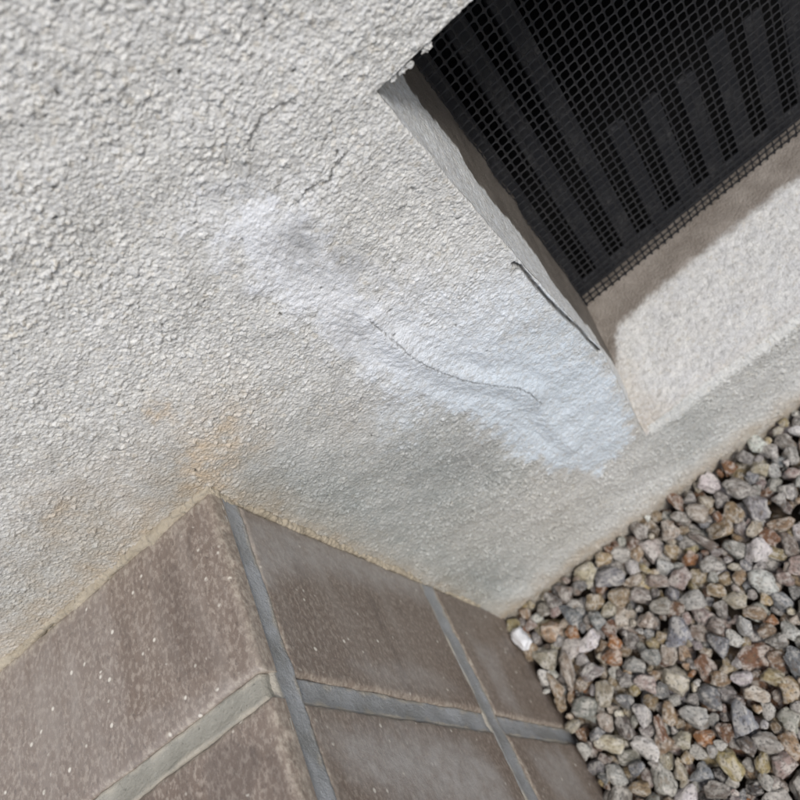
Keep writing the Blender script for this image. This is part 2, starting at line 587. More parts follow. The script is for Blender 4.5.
# small dark pits
speck = np.zeros_like(X)
for k in range(150):
    u = rnd.uniform(0, 620); v = rnd.uniform(0, 560)
    x0, z0 = wall_pt(u, v)
    if not (-0.14 < x0 < 0.15 and 0.03 < z0 < 0.45):
        continue
    r = rnd.choice([0.00035, 0.0005, 0.0006, 0.0009])
    c0 = np.searchsorted(xs, x0); r0 = np.searchsorted(zs, z0)
    sl = (slice(max(0, r0 - 8), r0 + 9), slice(max(0, c0 - 8), c0 + 9))
    a = rnd.uniform(0, 3.14)
    dx = X[sl] - x0; dz = Z[sl] - z0
    e1 = dx * math.cos(a) + dz * math.sin(a); e2 = (-dx * math.sin(a) + dz * math.cos(a)) * 1.9
    speck[sl] = np.maximum(speck[sl], rnd.uniform(0.5, 1) * (1 - sstep(r * 0.6, r * 1.3, np.hypot(e1, e2))))

# --- height of the surface (outward)
rough = np.clip(1 - 0.68 * patch - 0.25 * halo, 0.2, 1)
edge_soft = np.where((Z > ZB - 0.02) & (Z < ZT + 0.004), sstep(0.0, 0.02, edge(np.clip(Z, ZB, ZT)) - X), 1.0)
rough *= 0.55 + 0.45 * np.where(X < XE + 0.01, edge_soft, 1.0)
rough *= 1 + 0.35 * sstep(0.26, 0.12, Z)
gx = X + 0.0007 * perlin(X * 420, Z * 420, 20); gz = Z + 0.0007 * perlin(X * 420, Z * 420, 21)
H = 0.0010 * perlin(X * 28, Z * 28, 1) + 0.0006 * perlin(X * 75, Z * 75, 2)
clump = 0.55 + 0.75 * np.clip(perlin(X * 150, Z * 150, 7) + 0.35, 0, 1)
grain = bumps(gx / 0.0019, gz / 0.0019, 100, 0.12, 0.62) * 0.00165 * clump + bumps(gx / 0.0011, gz / 0.0011, 200, 0.15, 0.6) * 0.00085 + 0.00020 * perlin(X * 1000, Z * 1000, 8)
macro = np.clip(1.0 + 0.55 * perlin(X * 32, Z * 32, 9) + 0.3 * perlin(X * 75, Z * 75, 10) + 0.25 * sstep(0.30, 0.42, Z), 0.45, 1.7)
H = H + fine * rough * macro * grain + (1 - fine) * 0.0003
# trowelled patch: low ridges dragged along its length, thick smear and its edge
ridge = W((372, 322), (400, 348), (430, 366), (470, 380), (512, 384), (530, 392), (545, 412), (556, 432), (572, 448))
rd = seg_dist(X + 0.0012 * perlin(X * 90, Z * 90, 33), Z + 0.0012 * perlin(X * 90, Z * 90, 34), ridge)
a_dir = math.atan2(ridge[-1][1] - ridge[0][1], ridge[-1][0] - ridge[0][0])
e1 = X * math.cos(a_dir) + Z * math.sin(a_dir); e2 = -X * math.sin(a_dir) + Z * math.cos(a_dir)
H += patch * (0.0006 + 0.00035 * perlin(e1 * 60, e2 * 150, 30) + 0.00028 * perlin(e1 * 260, e2 * 480, 31) + 0.00022 * fbm(X * 520, Z * 520, 32, 3))
H += 0.0011 * np.exp(-(rd / 0.0036) ** 2) * patch
H -= 0.0004 * np.exp(-((rd - 0.0085) / 0.003) ** 2) * patch
H -= 0.0007 * crack + 0.0016 * lip + 0.0007 * speck
# arris of the opening rolls in a little
dl = np.where((Z > ZB) & (Z < ZT), edge(np.clip(Z, ZB, ZT)) - X, 1.0)
ra = 0.0010
H -= np.where((dl >= 0) & (dl < ra), ra - np.sqrt(np.clip(ra ** 2 - (ra - dl) ** 2, 0, None)), 0)
dzb = np.where((X > XE + 0.002) & (X < XR), ZB - Z, 1.0)
rb = 0.0045
H -= np.where((dzb >= 0) & (dzb < rb), rb - np.sqrt(np.clip(rb ** 2 - (rb - dzb) ** 2, 0, None)), 0)
# swelling of the foot of the wall
H += 0.004 * sstep(0.035, 0.0, Z) * fine
V = np.stack([X, -H, Z], -1).reshape(-1, 3)
Q = grid_quads(NR, NC)
ri = Q[:, 0] // NC; ci = Q[:, 0] % NC
keep = ~((ri >= I0) & (ri < I1) & (ci >= J0) & (ci < J1))
zero = np.zeros_like(X)
AT = {'stain_a': np.stack([patch_all, blue, grey], -1).reshape(-1, 3),
      'stain_b': np.stack([tan, rust, np.clip(np.maximum(crack, lip * 0.9), 0, 1)], -1).reshape(-1, 3),
      'stain_shade_c': np.stack([speck, zero, damp], -1).reshape(-1, 3)}
pf = patch.reshape(-1)[Q].mean(1) > 0.5
cf = [(d_.reshape(-1)[Q].mean(1) < w_ * 2.4) for d_, w_ in zip(cd, crack_w)]
lf = lip.reshape(-1)[Q].mean(1) > 0.35

wall = empty('stucco_wall', (0, 0, 0))
tag(wall, 'off-white rough stucco house wall with a skim-filled repair and a screened vent opening', 'wall')
taken = ~keep
for fm, nm, lab in [(cf[0], 'crack', 'hairline crack curving above the filled patch'), (cf[1], 'crack', 'jagged hairline crack between patch and vent corner'),
                    (cf[2], 'crack', 'faint shrinkage crack in the smooth filler'),
                    (lf, 'paint_lip', 'split paint lip along the lower vent edge'),
                    (pf, 'filler_patch', 'smooth bluish white filler smeared diagonally over the stucco')]:
    sel = fm & ~taken
    if sel.sum() == 0:
        continue
    o = link(bpy.data.objects.new(nm, np_mesh(nm, V, Q[sel], M_STUCCO, True, AT)), wall)
    o['label'] = lab
    taken |= sel
link(bpy.data.objects.new('render_face', np_mesh('render_face', V, Q[~taken], M_STUCCO, True, AT)), wall)


# --- reveal of the opening
def surf(name, P, attrs, flip, parent, material=M_STUCCO):
    nr, nc = P.shape[:2]
    me = np_mesh(name, P.reshape(-1, 3), grid_quads(nr, nc, flip), material, True, {k: v.reshape(-1, 3) for k, v in attrs.items()})
    return link(bpy.data.objects.new(name, me), parent)


def cols(a, b, c):
    return np.stack([a, b, c], -1)


YD = 0.092           # depth of the reveal
YS = 0.076           # the screen stands here
SILL = ([0.0, 0.004, 0.058, YS, YD], [ZB, ZB + 0.002, 0.0995, 0.107, 0.110])


def sill_z(y):
    return np.interp(y, *SILL)


# left jamb: continues from the wall's own edge vertices
jy = np.linspace(0, 1, 90) ** 1.15
zj = zs[I0:I1 + 1]
T, ZZ = np.meshgrid(jy, zj)
ye = (-H[I0:I1 + 1, J0])[:, None]
yy = ye + T * (YD - ye)
xe = X[I0:I1 + 1, J0][:, None]
xb = 0.1622 + 0.0008 * perlin(ZZ * 40, ZZ * 0, 70)
bow = sstep(0.0, 1.0, np.clip(yy / 0.042, 0, 1))
xx = xe + (xb - xe) * (0.4 * np.clip(yy / 0.042, 0, 1) + 0.6 * bow) + np.clip(yy - 0.040, 0, 1) * 0.27
xx = xx + np.where(T > 0, 0.00022 * fbm(yy * 350, ZZ * 350, 71, 3), 0) + np.where(T > 0, 0.0005 * perlin(yy * 60, ZZ * 60, 72), 0)
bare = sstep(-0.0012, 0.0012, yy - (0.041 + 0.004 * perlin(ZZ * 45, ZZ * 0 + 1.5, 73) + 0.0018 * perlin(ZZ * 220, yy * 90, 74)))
dirt = 0.8 * sstep(0.012, 0.0, ZZ - sill_z(np.clip(yy, 0, 1)) + 0.004 * perlin(yy * 150, ZZ * 150, 75))
surf('jamb', np.stack([xx, yy, ZZ], -1), {'stain_a': cols(0.5 * (1 - bare), bare * 0 + 0.4, bare * 0), 'stain_b': cols(dirt, bare * 0, bare * 0), 'stain_shade_c': cols(0.42 * bare, bare, bare * 0)}, True, wall)  # red channel paints the shade of the deep jamb band into the colour
# sill, sloping out
sx = np.concatenate([np.linspace(0.1485, 0.34, 330), np.linspace(0.34, XR, 60)[1:]])
sy = np.linspace(0, 1, 130)
T, SX = np.meshgrid(sy, sx)
y0 = np.interp(SX, X[I0, J0:J1 + 1], -H[I0, J0:J1 + 1])
yy = y0 + T * (YD - y0)
zz = sill_z(np.clip(yy, 0, 1))
zz = np.where(T == 0, ZB, zz + 0.0006 * perlin(SX * 70, yy * 70, 80) + sstep(0.06, 0.05, yy) * (0.0004 * fbm(SX * 300, yy * 300, 81, 3) + bumps(SX / 0.003, yy / 0.003, 82) * 0.00022))
bb = 0.0590 + 0.0030 * perlin(SX * 24, SX * 0, 83) + 0.0016 * perlin(SX * 110, yy * 60, 84)
corner = sstep(0.180, 0.160, SX) * 0.020
bare = sstep(-0.0030, 0.0026, yy - (bb - corner) + 0.0012 * perlin(SX * 420, yy * 420, 88))
stainb = 0.55 * sstep(0.018, 0.0, SX - 0.158 + 0.006 * perlin(SX * 120, yy * 120, 85)) + 0.35 * sstep(0.012, 0.002, yy) + 0.18 * np.clip(perlin(SX * 60, yy * 60, 86), 0, 1)
gr = 0.42 + 0.5 * np.clip(perlin(SX * 330, yy * 330, 87) - 0.25, 0, 1)
wm = 0.30 * (1 - bare)
surf('sill', np.stack([SX, yy, zz], -1), {'stain_a': cols(wm, bare * 0, gr), 'stain_b': cols(np.clip(stainb, 0, 1) * (1 - bare), bare * 0, bare * 0), 'stain_shade_c': cols(bare * 0, bare, bare * 0)}, True, wall)
# lintel soffit and far jamb
lx = xs[J0:J1 + 1]
T, LX = np.meshgrid(np.linspace(0, 1, 24), lx)
y0 = (-H[I1, J0:J1 + 1])[:, None]
yy = y0 + T * (YD - y0)
lxx = X[I1, J0:J1 + 1][:, None] + T * 0
ones = np.ones_like(yy)
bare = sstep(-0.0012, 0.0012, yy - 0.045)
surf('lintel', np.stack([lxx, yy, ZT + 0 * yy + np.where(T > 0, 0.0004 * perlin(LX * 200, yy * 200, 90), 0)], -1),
     {'stain_a': cols(0 * ones, 0 * ones, 0.2 * ones), 'stain_b': cols(0 * ones, 0 * ones, 0 * ones), 'stain_shade_c': cols(0 * ones, bare, 0.2 * ones)}, False, wall)
T, ZZ = np.meshgrid(np.linspace(0, 1, 24), zs[I0:I1 + 1:3])
yy = T * YD
ones = np.ones_like(yy)
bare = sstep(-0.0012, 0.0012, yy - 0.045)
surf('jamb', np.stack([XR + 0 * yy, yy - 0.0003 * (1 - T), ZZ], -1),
     {'stain_a': cols(0 * ones, 0 * ones, 0.2 * ones), 'stain_b': cols(0 * ones, 0 * ones, 0 * ones), 'stain_shade_c': cols(0 * ones, bare, 0.2 * ones)}, False, wall)
# flakes of paint hanging at the top of the opening
for (u, v, s) in [(428, 50, 1.0), (412, 66, 0.7), (404, 72, 0.8), (430, 45, 0.5), (395, 80, 0.6)]:
    x0, z0 = wall_pt(u, v)
    bm = bmesh.new()
    bmesh.ops.create_icosphere(bm, subdivisions=2, radius=0.0013 * s)
    for vv in bm.verts:
        n = 0.4 + 1.1 * rnd.random()
        vv.co = Vector((vv.co.x * n * 1.3, vv.co.y * 0.25 * n, vv.co.z * n)) + Vector((x0, 0.0010, min(z0, ZT - 0.0006)))
    me = bpy.data.meshes.new('paint_flake'); bm.to_mesh(me); bm.free(); me.materials.append(M_STUCCO)
    link(bpy.data.objects.new('paint_flake', me), wall)
# body of the wall behind the face
for nm, lo, hi in [('wall_core', (-2.6, YD + 0.03, -0.12), (XE - 0.02, 0.22, 2.7)), ('wall_core', (XR + 0.02, YD + 0.03, -0.12), (3.0, 0.22, 2.7)),
                   ('wall_core', (XE - 0.02, YD + 0.03, ZT + 0.02), (XR + 0.02, 0.22, 2.7)), ('wall_core', (XE - 0.02, YD + 0.03, -0.12), (XR + 0.02, 0.22, ZB - 0.01))]:
    link(bpy.data.objects.new(nm, box_mesh(nm, lo, hi, M_INNER)), wall)

# ------------------------------------------------------------------ the vent: screen, slats, dark duct
vent = empty('foundation_vent', (0.36, YS, 0.107))
tag(vent, 'black mesh vent screen with upright slats behind, set deep in the wall', 'vent')


def vlink(nm, me):
    o = bpy.data.objects.new(nm, me)
    link(o, vent)
    o.matrix_parent_inverse = Matrix.Translation(-vent.location)
    return o


PX, PZ = 0.00465, 0.00490
x_a, z_a = 0.1585, 0.1045
nx = int((XR - x_a) / PX) + 1; nz = int((ZT + 0.004 - z_a) / PZ) + 1
ang = (np.arange(8) + 0.5) * np.pi / 4
sgn = np.array([(1, .62), (.62, 1), (-.62, 1), (-1, .62), (-1, -.62), (-.62, -1), (.62, -1), (1, -.62)])
ring = sgn * np.array([PX * 0.405, PZ * 0.405])
sqx = np.array([1, .414, -.414, -1, -1, -.414, .414, 1]) * PX / 2
sqz = np.array([.414, 1, 1, .414, -.414, -1, -1, -.414]) * PZ / 2
# octagon outer to square corner: use the square's outline instead so cells tile
sq = []
for a in ang:
    c, s = math.cos(a), math.sin(a)
    k = 1 / max(abs(c), abs(s))
    sq.append((c * k * PX / 2, s * k * PZ / 2))
sq = np.array(sq)
cvs, cqs = [], []
tk = 0.00035
base_v = []
for (r2, y) in [(sq, 0.00018), (ring * 1.06, -0.00005), (ring, tk * 0.5), (ring * 1.06, tk)]:
    base_v.append(np.stack([r2[:, 0], np.full(8, y), r2[:, 1]], 1))
corner = np.array([[sx_ * PX / 2, 0.00018, sz_ * PZ / 2] for sx_, sz_ in ((1, 1), (-1, 1), (-1, -1), (1, -1))])
bv = np.concatenate(base_v + [corner])
bt = []
for lvl in range(3):
    for k in range(8):
        a = lvl * 8 + k; b_ = lvl * 8 + (k + 1) % 8
        bt += [(a, b_, b_ + 8), (a, b_ + 8, a + 8)]
for q, k in ((0, 0), (1, 2), (2, 4), (3, 6)):
    bt.append((k, 32 + q, k + 1))
bt = np.array(bt)
SV, SQ = [], []
wob = lambda i, j: (0.0006 * perlin(np.array([i * 0.11]), np.array([j * 0.13]), 95)[0])
for j in range(nz):
    for i in range(nx):
        cx = x_a + (i + 0.5) * PX; cz = z_a + (j + 0.5) * PZ
        SQ.append(bt + len(SV) * len(bv))
        SV.append(bv + np.array([cx, YS, cz]))
SV = np.concatenate(SV); SQ = np.concatenate(SQ)
SV[:, 1] += 0.0010 * perlin(SV[:, 0] * 22, SV[:, 2] * 22, 96)
scr = vlink('screen_mesh', np_mesh('screen_mesh', SV, SQ, M_SCREEN, True))
scr['label'] = 'fine black mesh of the vent'
n_sl = 20
for k in range(n_sl):
    xc = 0.1745 + k * 0.0196
    if xc > XR - 0.01:
        break
    me = box_mesh('slat', (xc - 0.0050, YS + 0.0065, 0.108), (xc + 0.0050, YS + 0.0100, ZT + 0.002 if k < 3 else 0.196 + 0.004 * math.sin(k * 2.3)), M_SLAT, 0.0009, 2)
    vlink('slat', me)
for nm, lo, hi in [('slat_rail', (XE + 0.004, YS + 0.0068, 0.1075), (XR - 0.001, YS + 0.0098, 0.1190))]:
    vlink(nm, box_mesh(nm, lo, hi, M_SLAT, 0.0012))
# open-fronted dark duct behind
bm = bmesh.new()
bmesh.ops.create_cube(bm, size=1)
dl_, dh_ = (XE - 0.015, YD - 0.001, ZB - 0.004), (XR + 0.015, 0.40, ZT + 0.015)
for v in bm.verts:
    v.co = Vector([dl_[k] + (v.co[k] + 0.5) * (dh_[k] - dl_[k]) for k in range(3)])
bmesh.ops.delete(bm, geom=[f for f in bm.faces if f.normal.y < -0.5], context='FACES_ONLY')
me = bpy.data.meshes.new('duct'); bm.to_mesh(me); bm.free(); me.materials.append(M_BLACK)
vlink('duct', me)

# ------------------------------------------------------------------ tiled step
HT = 0.2765
GW = 0.0100           # joint
step = empty('tiled_step', (0, 0, 0))
tag(step, 'brown quarry-tiled porch step meeting the stucco wall beside the gravel', 'step')
STEP_X0, STEP_Y1 = -0.98, -0.72


def tile(o0, eu, ev, en, su, sv, th=0.0085, r=0.0028, seed=0, stain=None, parent=step, fine_n=70):
    """a slab with a worn, rounded rim; o0 corner on the face plane; eu, ev in the face, en outward"""
    o0, eu, ev, en = (np.array(v, float) for v in (o0, eu, ev, en))
    def ax(s, n):
        e = np.array([0, .0003, .0007, .0012, .0018, .0026, .0036])
        mid = np.linspace(.0036, s - .0036, n)[1:-1]
        return np.concatenate([e, mid, s - e[::-1]])
    ua, va = ax(su, max(6, int(su / 0.152 * fine_n))), ax(sv, max(6, int(sv / 0.152 * fine_n)))
    U, Vv = np.meshgrid(ua, va)
    wu = o0 @ eu; wv = o0 @ ev
    def rim(d, w):
        d = d - w
        return np.where(d < r, r - np.sqrt(np.clip(r * r - (r - np.clip(d, 0, r)) ** 2, 0, None)), 0)
    w1 = 0.0006 * np.clip(fbm((U + wu) * 90, (Vv + wv) * 90, seed + 5, 3), -0.4, 1.5)
    d1 = np.minimum(U, su - U); d2 = np.minimum(Vv, sv - Vv)
    drop = np.maximum(rim(d1, w1), rim(d2, w1))
    hn = -drop + 0.0004 * perlin((U + wu) * 25, (Vv + wv) * 25, seed) + 0.00012 * fbm((U + wu) * 300, (Vv + wv) * 180, seed + 9, 3)
    P = o0 + U[..., None] * eu + Vv[..., None] * ev + hn[..., None] * en
    nr, nc = U.shape
    top = P.reshape(-1, 3)
    Qs = [grid_quads(nr, nc)]
    loop = np.concatenate([np.arange(nc), np.arange(1, nr) * nc + nc - 1, (nr - 1) * nc + np.arange(nc - 2, -1, -1), np.arange(nr - 2, 0, -1) * nc])
    low = top[loop].copy()
    hh = (low - o0) @ en
    low += np.outer(-th - hh, en)
    nb = len(top); n = len(loop); k = np.arange(n)
    Qs.append(np.stack([loop[(k + 1) % n], loop[k], nb + k, nb + (k + 1) % n], 1))
    allv = np.concatenate([top, low])
    if np.cross(eu, ev) @ en < 0:
        Qs = [q[:, ::-1] for q in Qs]
    st = np.zeros((nr, nc, 3))
    dd = np.minimum(d1, d2)
    st[..., 2] = 0.5 * (1 - sstep(0.0005, 0.0035, dd + 0.0015 * perlin((U + wu) * 150, (Vv + wv) * 150, seed + 12)))
    if stain:
        stain(P, st)
    st = np.concatenate([st.reshape(-1, 3), st.reshape(-1, 3)[loop]])
    # light dust in the mask's empty channel stays zero
    o = link(bpy.data.objects.new('tile', np_mesh('tile', allv, np.concatenate(Qs), M_TILE, True, {'stain': st})), parent)
    return o


def pmask(P, axes, poly, feather, seed=0, warp=0.003):
    a = P[..., axes[0]]; b = P[..., axes[1]]
    a2 = a + warp * perlin(a * 120, b * 120, 300 + seed); b2 = b + warp * perlin(a * 120 + 9, b * 120, 301 + seed)
    d = seg_dist(a2, b2, poly + poly[:1])
    return 1 - sstep(-feather, feather, np.where(inside(a2, b2, poly), -d, d))


def tread_poly(*pts):
    return [tuple(on(u, v, 2, HT)[[0, 1]]) for u, v in pts]


def side_poly(*pts):
    return [tuple(on(u, v, 0, 0.0)[[1, 2]]) for u, v in pts]


def st_tread(P, st):
    film = pmask(P, (0, 1), tread_poly((100, 560), (118, 640), (131, 724), (168, 702), (205, 690), (262, 664), (240, 690), (110, 790), (-60, 860), (-120, 740), (0, 650)), 0.0022, 1, 0.002)
    st[..., 0] = np.maximum(st[..., 0], 0.13 * film)
    sc = pmask(P, (0, 1), tread_poly((150, 585), (163, 640), (182, 686), (225, 664), (215, 640), (175, 560)), 0.001, 2, 0.001)
    st[..., 1] = np.maximum(st[..., 1], 0.22 * sc)
    sc = pmask(P, (0, 1), tread_poly((186, 530), (190, 562), (196, 560), (192, 528)), 0.0015, 3)
    st[..., 1] = np.maximum(st[..., 1], 0.5 * sc)
    st[..., 2] = np.maximum(st[..., 2], 0.95 * sstep(0.0095, 0.001, -P[..., 1] + 0.003 * perlin(P[..., 0] * 150, P[..., 1] * 150, 310)))


def st_tread2(P, st):
    sc = pmask(P, (0, 1), tread_poly((205, 760), (235, 742), (262, 740), (258, 790), (210, 830)), 0.002, 4)
    st[..., 1] = np.maximum(st[..., 1], 0.4 * sc)


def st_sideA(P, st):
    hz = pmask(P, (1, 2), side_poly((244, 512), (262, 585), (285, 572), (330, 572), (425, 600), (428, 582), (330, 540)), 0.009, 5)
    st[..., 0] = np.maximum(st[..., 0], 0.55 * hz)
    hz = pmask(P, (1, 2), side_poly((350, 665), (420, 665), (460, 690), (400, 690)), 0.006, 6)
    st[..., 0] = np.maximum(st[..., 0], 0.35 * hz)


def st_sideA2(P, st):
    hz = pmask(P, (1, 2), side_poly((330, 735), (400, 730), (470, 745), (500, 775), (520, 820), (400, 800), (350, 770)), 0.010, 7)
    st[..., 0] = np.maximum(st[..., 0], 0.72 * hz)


def st_sideB(P, st):
    hz = pmask(P, (1, 2), side_poly((470, 640), (505, 705), (520, 712), (495, 650)), 0.006, 8)
    st[..., 0] = np.maximum(st[..., 0], 0.4 * hz)


def st_sideB2(P, st):
    hz = pmask(P, (1, 2), side_poly((530, 755), (560, 800), (590, 800), (560, 750)), 0.008, 9)
    st[..., 0] = np.maximum(st[..., 0], 0.5 * hz)


YJ = -0.0872
EX, EY, EZ = (1, 0, 0), (0, 1, 0), (0, 0, 1)
# tread rows (outward) and columns
rows_y = [(-0.0015, YJ + GW / 2)]
y = YJ - GW / 2
while y > STEP_Y1 + 0.02:
    rows_y.append((y, max(y - 0.152, STEP_Y1))); y -= 0.162
cols_x = []
x = 0.0
while x > STEP_X0 + 0.02:
    cols_x.append((x, max(x - 0.152, STEP_X0))); x -= 0.162
sd = 0
for i, (ya, yb) in enumerate(rows_y):
    for j, (xa, xb_) in enumerate(cols_x):
        sd += 13
        near = (i < 2 and j < 1)
        fn = st_tread if (i, j) == (0, 0) else st_tread2 if (i, j) == (1, 0) else None
        tile((xb_, yb, HT), EX, EY, EZ, xa - xb_, ya - yb, seed=sd, r=0.0032, stain=fn, fine_n=150 if near else 20)
# side face tiles (facing +X)
Z1, Z2 = HT - 0.0180, 0.1070
side_rows = [(Z1, Z2, -0.0), (Z2 - 0.015, -0.055, 0)]
side_cols = [(-0.0015, YJ + GW / 2)] + rows_y[1:]
for k, (za, zb_, _) in enumerate(side_rows):
    for i, (ya, yb) in enumerate(side_cols):
        sd += 13
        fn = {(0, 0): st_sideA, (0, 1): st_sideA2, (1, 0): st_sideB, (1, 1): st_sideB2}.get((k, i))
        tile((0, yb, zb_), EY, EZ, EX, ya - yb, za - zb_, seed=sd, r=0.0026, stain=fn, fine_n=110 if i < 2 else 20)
# front riser tiles (facing -Y)
for za, zb_, _ in side_rows:
    for j, (xa, xb_) in enumerate(cols_x):
        sd += 13
        tile((xb_, STEP_Y1, zb_), EX, EZ, (0, -1, 0), xa - xb_ - 0.013 * (j == 0), za - zb_, seed=sd, fine_n=16)
# mortar core the tiles are bedded on
link(bpy.data.objects.new('mortar_bed', box_mesh('mortar_bed', (STEP_X0, STEP_Y1 + 0.004, -0.10), (-0.0042, -0.0005, HT - 0.0042), M_GROUT, 0.002)), step)


def joint(path, width, seed, material, sag=0.0010, lift=-0.0004, step_len=0.0018):
    """tooled joint along a path of (point, outward normal); the width runs across"""
    pts = [np.array(p, float) for p, _ in path]; nrm = [np.array(n, float) for _, n in path]
    P0, N0, S0 = [], [], []
    acc = 0.0
    for k in range(len(pts) - 1):
        L = np.linalg.norm(pts[k + 1] - pts[k]); n = max(2, int(L / step_len))
        for q in range(n + (k == len(pts) - 2)):
            f = q / n
            P0.append(pts[k] * (1 - f) + pts[k + 1] * f)
            nn = nrm[k] * (1 - f) + nrm[k + 1] * f
            N0.append(nn / np.linalg.norm(nn)); S0.append(acc + L * f)
        acc += L
    P0, N0, S0 = np.array(P0), np.array(N0), np.array(S0)
    tang = np.gradient(P0, axis=0); tang /= np.linalg.norm(tang, axis=1)[:, None]
    A0 = np.cross(N0, tang)
    ss = np.linspace(-1, 1, 17)
    S, T = np.meshgrid(ss, S0)
    h = lift - sag * (1 - S * S) + 0.0005 * perlin(T * 55, S * 0.6 + seed, seed) + 0.00022 * fbm(T * 300, S * 3 + seed, seed + 3, 3)
    h = h - 0.0028 * sstep(0.80, 1.0, np.abs(S))
    wv = width / 2 * (1.18 + 0.12 * perlin(T * 45, S + seed * 3.1, seed + 1) + 0.07 * perlin(T * 240, np.sign(S) + seed, seed + 2))
    P = P0[:, None, :] + (S * wv)[..., None] * A0[:, None, :] + h[..., None] * N0[:, None, :]
    q = grid_quads(len(S0), len(ss), True)
    st = np.zeros(P.shape)
    st[..., 0] = 0.85 * sstep(0.50, 0.9, np.abs(S) + 0.35 * perlin(T * 130, S * 2 + seed, seed + 6))
    me = np_mesh('grout_joint', P.reshape(-1, 3), q, material, True, {'stain': st.reshape(-1, 3)})
    return link(bpy.data.objects.new('grout_joint', me), step)


zj_ = HT - 0.0128
ux, uz = np.array(EX, float), np.array(EZ, float)
arc = []
ra_ = 0.0042
for k in range(7):
    a_ = k / 6 * math.pi / 2
    n_ = math.sin(a_) * ux + math.cos(a_) * uz
    arc.append((np.array([-ra_, YJ, HT - ra_]) + ra_ * n_, n_))
joint([((-0.55, YJ, HT), EZ)] + arc + [((0, YJ, zj_ - 0.002), EX)], 0.0098, 1, M_GROUT, 0.0012, -0.0004)
joint([((0, YJ, zj_ + 0.001), EX), ((0, YJ, -0.04), EX)], 0.0104, 4, M_GROUT_B, 0.0009, -0.0009)
joint([((0, -0.002, zj_), EX), ((0, STEP_Y1 + 0.02, zj_), EX)], 0.0126, 2, M_GROUT_B, 0.0008, 0.0001)
joint([((0, -0.002, Z2 - 0.0075), EX), ((0, STEP_Y1 + 0.02, Z2 - 0.0075), EX)], 0.0160, 3, M_GROUT_B, 0.0009, -0.0001)


# bead of tan mortar where the step meets the stucco
def bead(pts, w, hgt, seed, material, nrm1, nrm2, n=900):
    pts = np.array(pts, float)
    tt = np.linspace(0, 1, n)
    base = pts[0] + tt[:, None] * (pts[1] - pts[0])
    L = np.linalg.norm(pts[1] - pts[0])
    nrm1, nrm2 = np.array(nrm1, float), np.array(nrm2, float)
    aa = np.linspace(0, math.pi / 2, 12)
    A, T = np.meshgrid(aa, tt)
    B = np.repeat(base[:, None, :], 12, 1)
    rr = 0.75 + 0.5 * fbm(T * L * 45, A * 0.5 + seed, seed, 3) + 0.45 * bumps(T * L / 0.0022, A * 2.0 + seed, seed + 2)
    rr = np.clip(rr, 0.25, 2.2)
    P = B + (np.cos(A) * w * rr)[..., None] * nrm1 + (np.sin(A) * hgt * rr)[..., None] * nrm2
    q = grid_quads(n, 12)
    st = np.zeros(P.shape)
    return link(bpy.data.objects.new('mortar_bead', np_mesh('mortar_bead', P.reshape(-1, 3), q, material, True, {'stain': st.reshape(-1, 3)})), step)


bead([(-0.6, 0.001, HT - 0.0030), (0.0015, 0.001, HT - 0.0030)], 0.0046, 0.0046, 11, M_MORTAR, (0, -1, 0), (0, 0, 1))
bead([(-0.0028, 0.001, HT - 0.0005), (-0.0028, 0.001, 0.02)], 0.0034, 0.0040, 21, M_MORTAR, (0, -1, 0), (1, 0, 0))

# ------------------------------------------------------------------ gravel
gb = 40.0
xs_g = [-gb, -4, -1.2, -0.01, 0.15, 0.3, 0.6, 1.2, 4, gb]; ys_g = [-gb, -4, -1.2, -0.5, -0.25, 0.02]
GX, GY = np.meshgrid(xs_g, ys_g)
gz_ = np.full(GX.shape, -0.020)
gravel = bpy.data.objects.new('gravel_ground', np_mesh('gravel_ground', np.stack([GX, GY, gz_], -1).reshape(-1, 3), grid_quads(*GX.shape), M_SOIL, False))
link(gravel)
gravel['kind'] = 'structure'


def stone_shape(seed):
    r = random.Random(seed)
    bm = bmesh.new()
    bmesh.ops.create_icosphere(bm, subdivisions=4, radius=1.0)
    planes = []
    for k in range(r.randint(9, 15)):
        n = Vector((r.gauss(0, 1), r.gauss(0, 1), r.gauss(0, 1))).normalized()
        planes.append((n, r.uniform(0.45, 0.88)))
    off = Vector((r.uniform(0, 50), r.uniform(0, 50), r.uniform(0, 50)))
    from mathutils import noise as mn
    for v in bm.verts:
        c = v.co.copy()
        for n, d in planes:
            e = c.dot(n) - d
            if e > 0:
                c -= n * e * 0.92
        c *= 1 + 0.20 * mn.noise(c * 1.5 + off) + 0.10 * mn.noise(c * 4.0 + off) + 0.05 * mn.noise(c * 9.0 + off)
        v.co = c
    # unit half extents
    for k in range(3):
        mx = max(v.co[k] for v in bm.verts); mi = min(v.co[k] for v in bm.verts)
        for v in bm.verts:
            v.co[k] = (v.co[k] - (mx + mi) / 2) / ((mx - mi) / 2)
    me = bpy.data.meshes.new('stone')
    bm.to_mesh(me); bm.free()
    for p in me.polygons:
        p.use_smooth = True
    me.materials.append(M_STONE)
    return me


STONES = [stone_shape(900 + k) for k in range(18)]
CL = {'g': (0.235, 0.215, 0.195), 'l': (0.400, 0.385, 0.360), 'w': (0.640, 0.620, 0.590), 'b': (0.205, 0.210, 0.222), 't': (0.310, 0.225, 0.135), 'c': (0.480, 0.420, 0.320),
      'o': (0.330, 0.150, 0.055), 'r': (0.190, 0.095, 0.050), 'k': (0.045, 0.043, 0.042), 'p': (0.340, 0.270, 0.235), 'y': (0.420, 0.330, 0.180)}
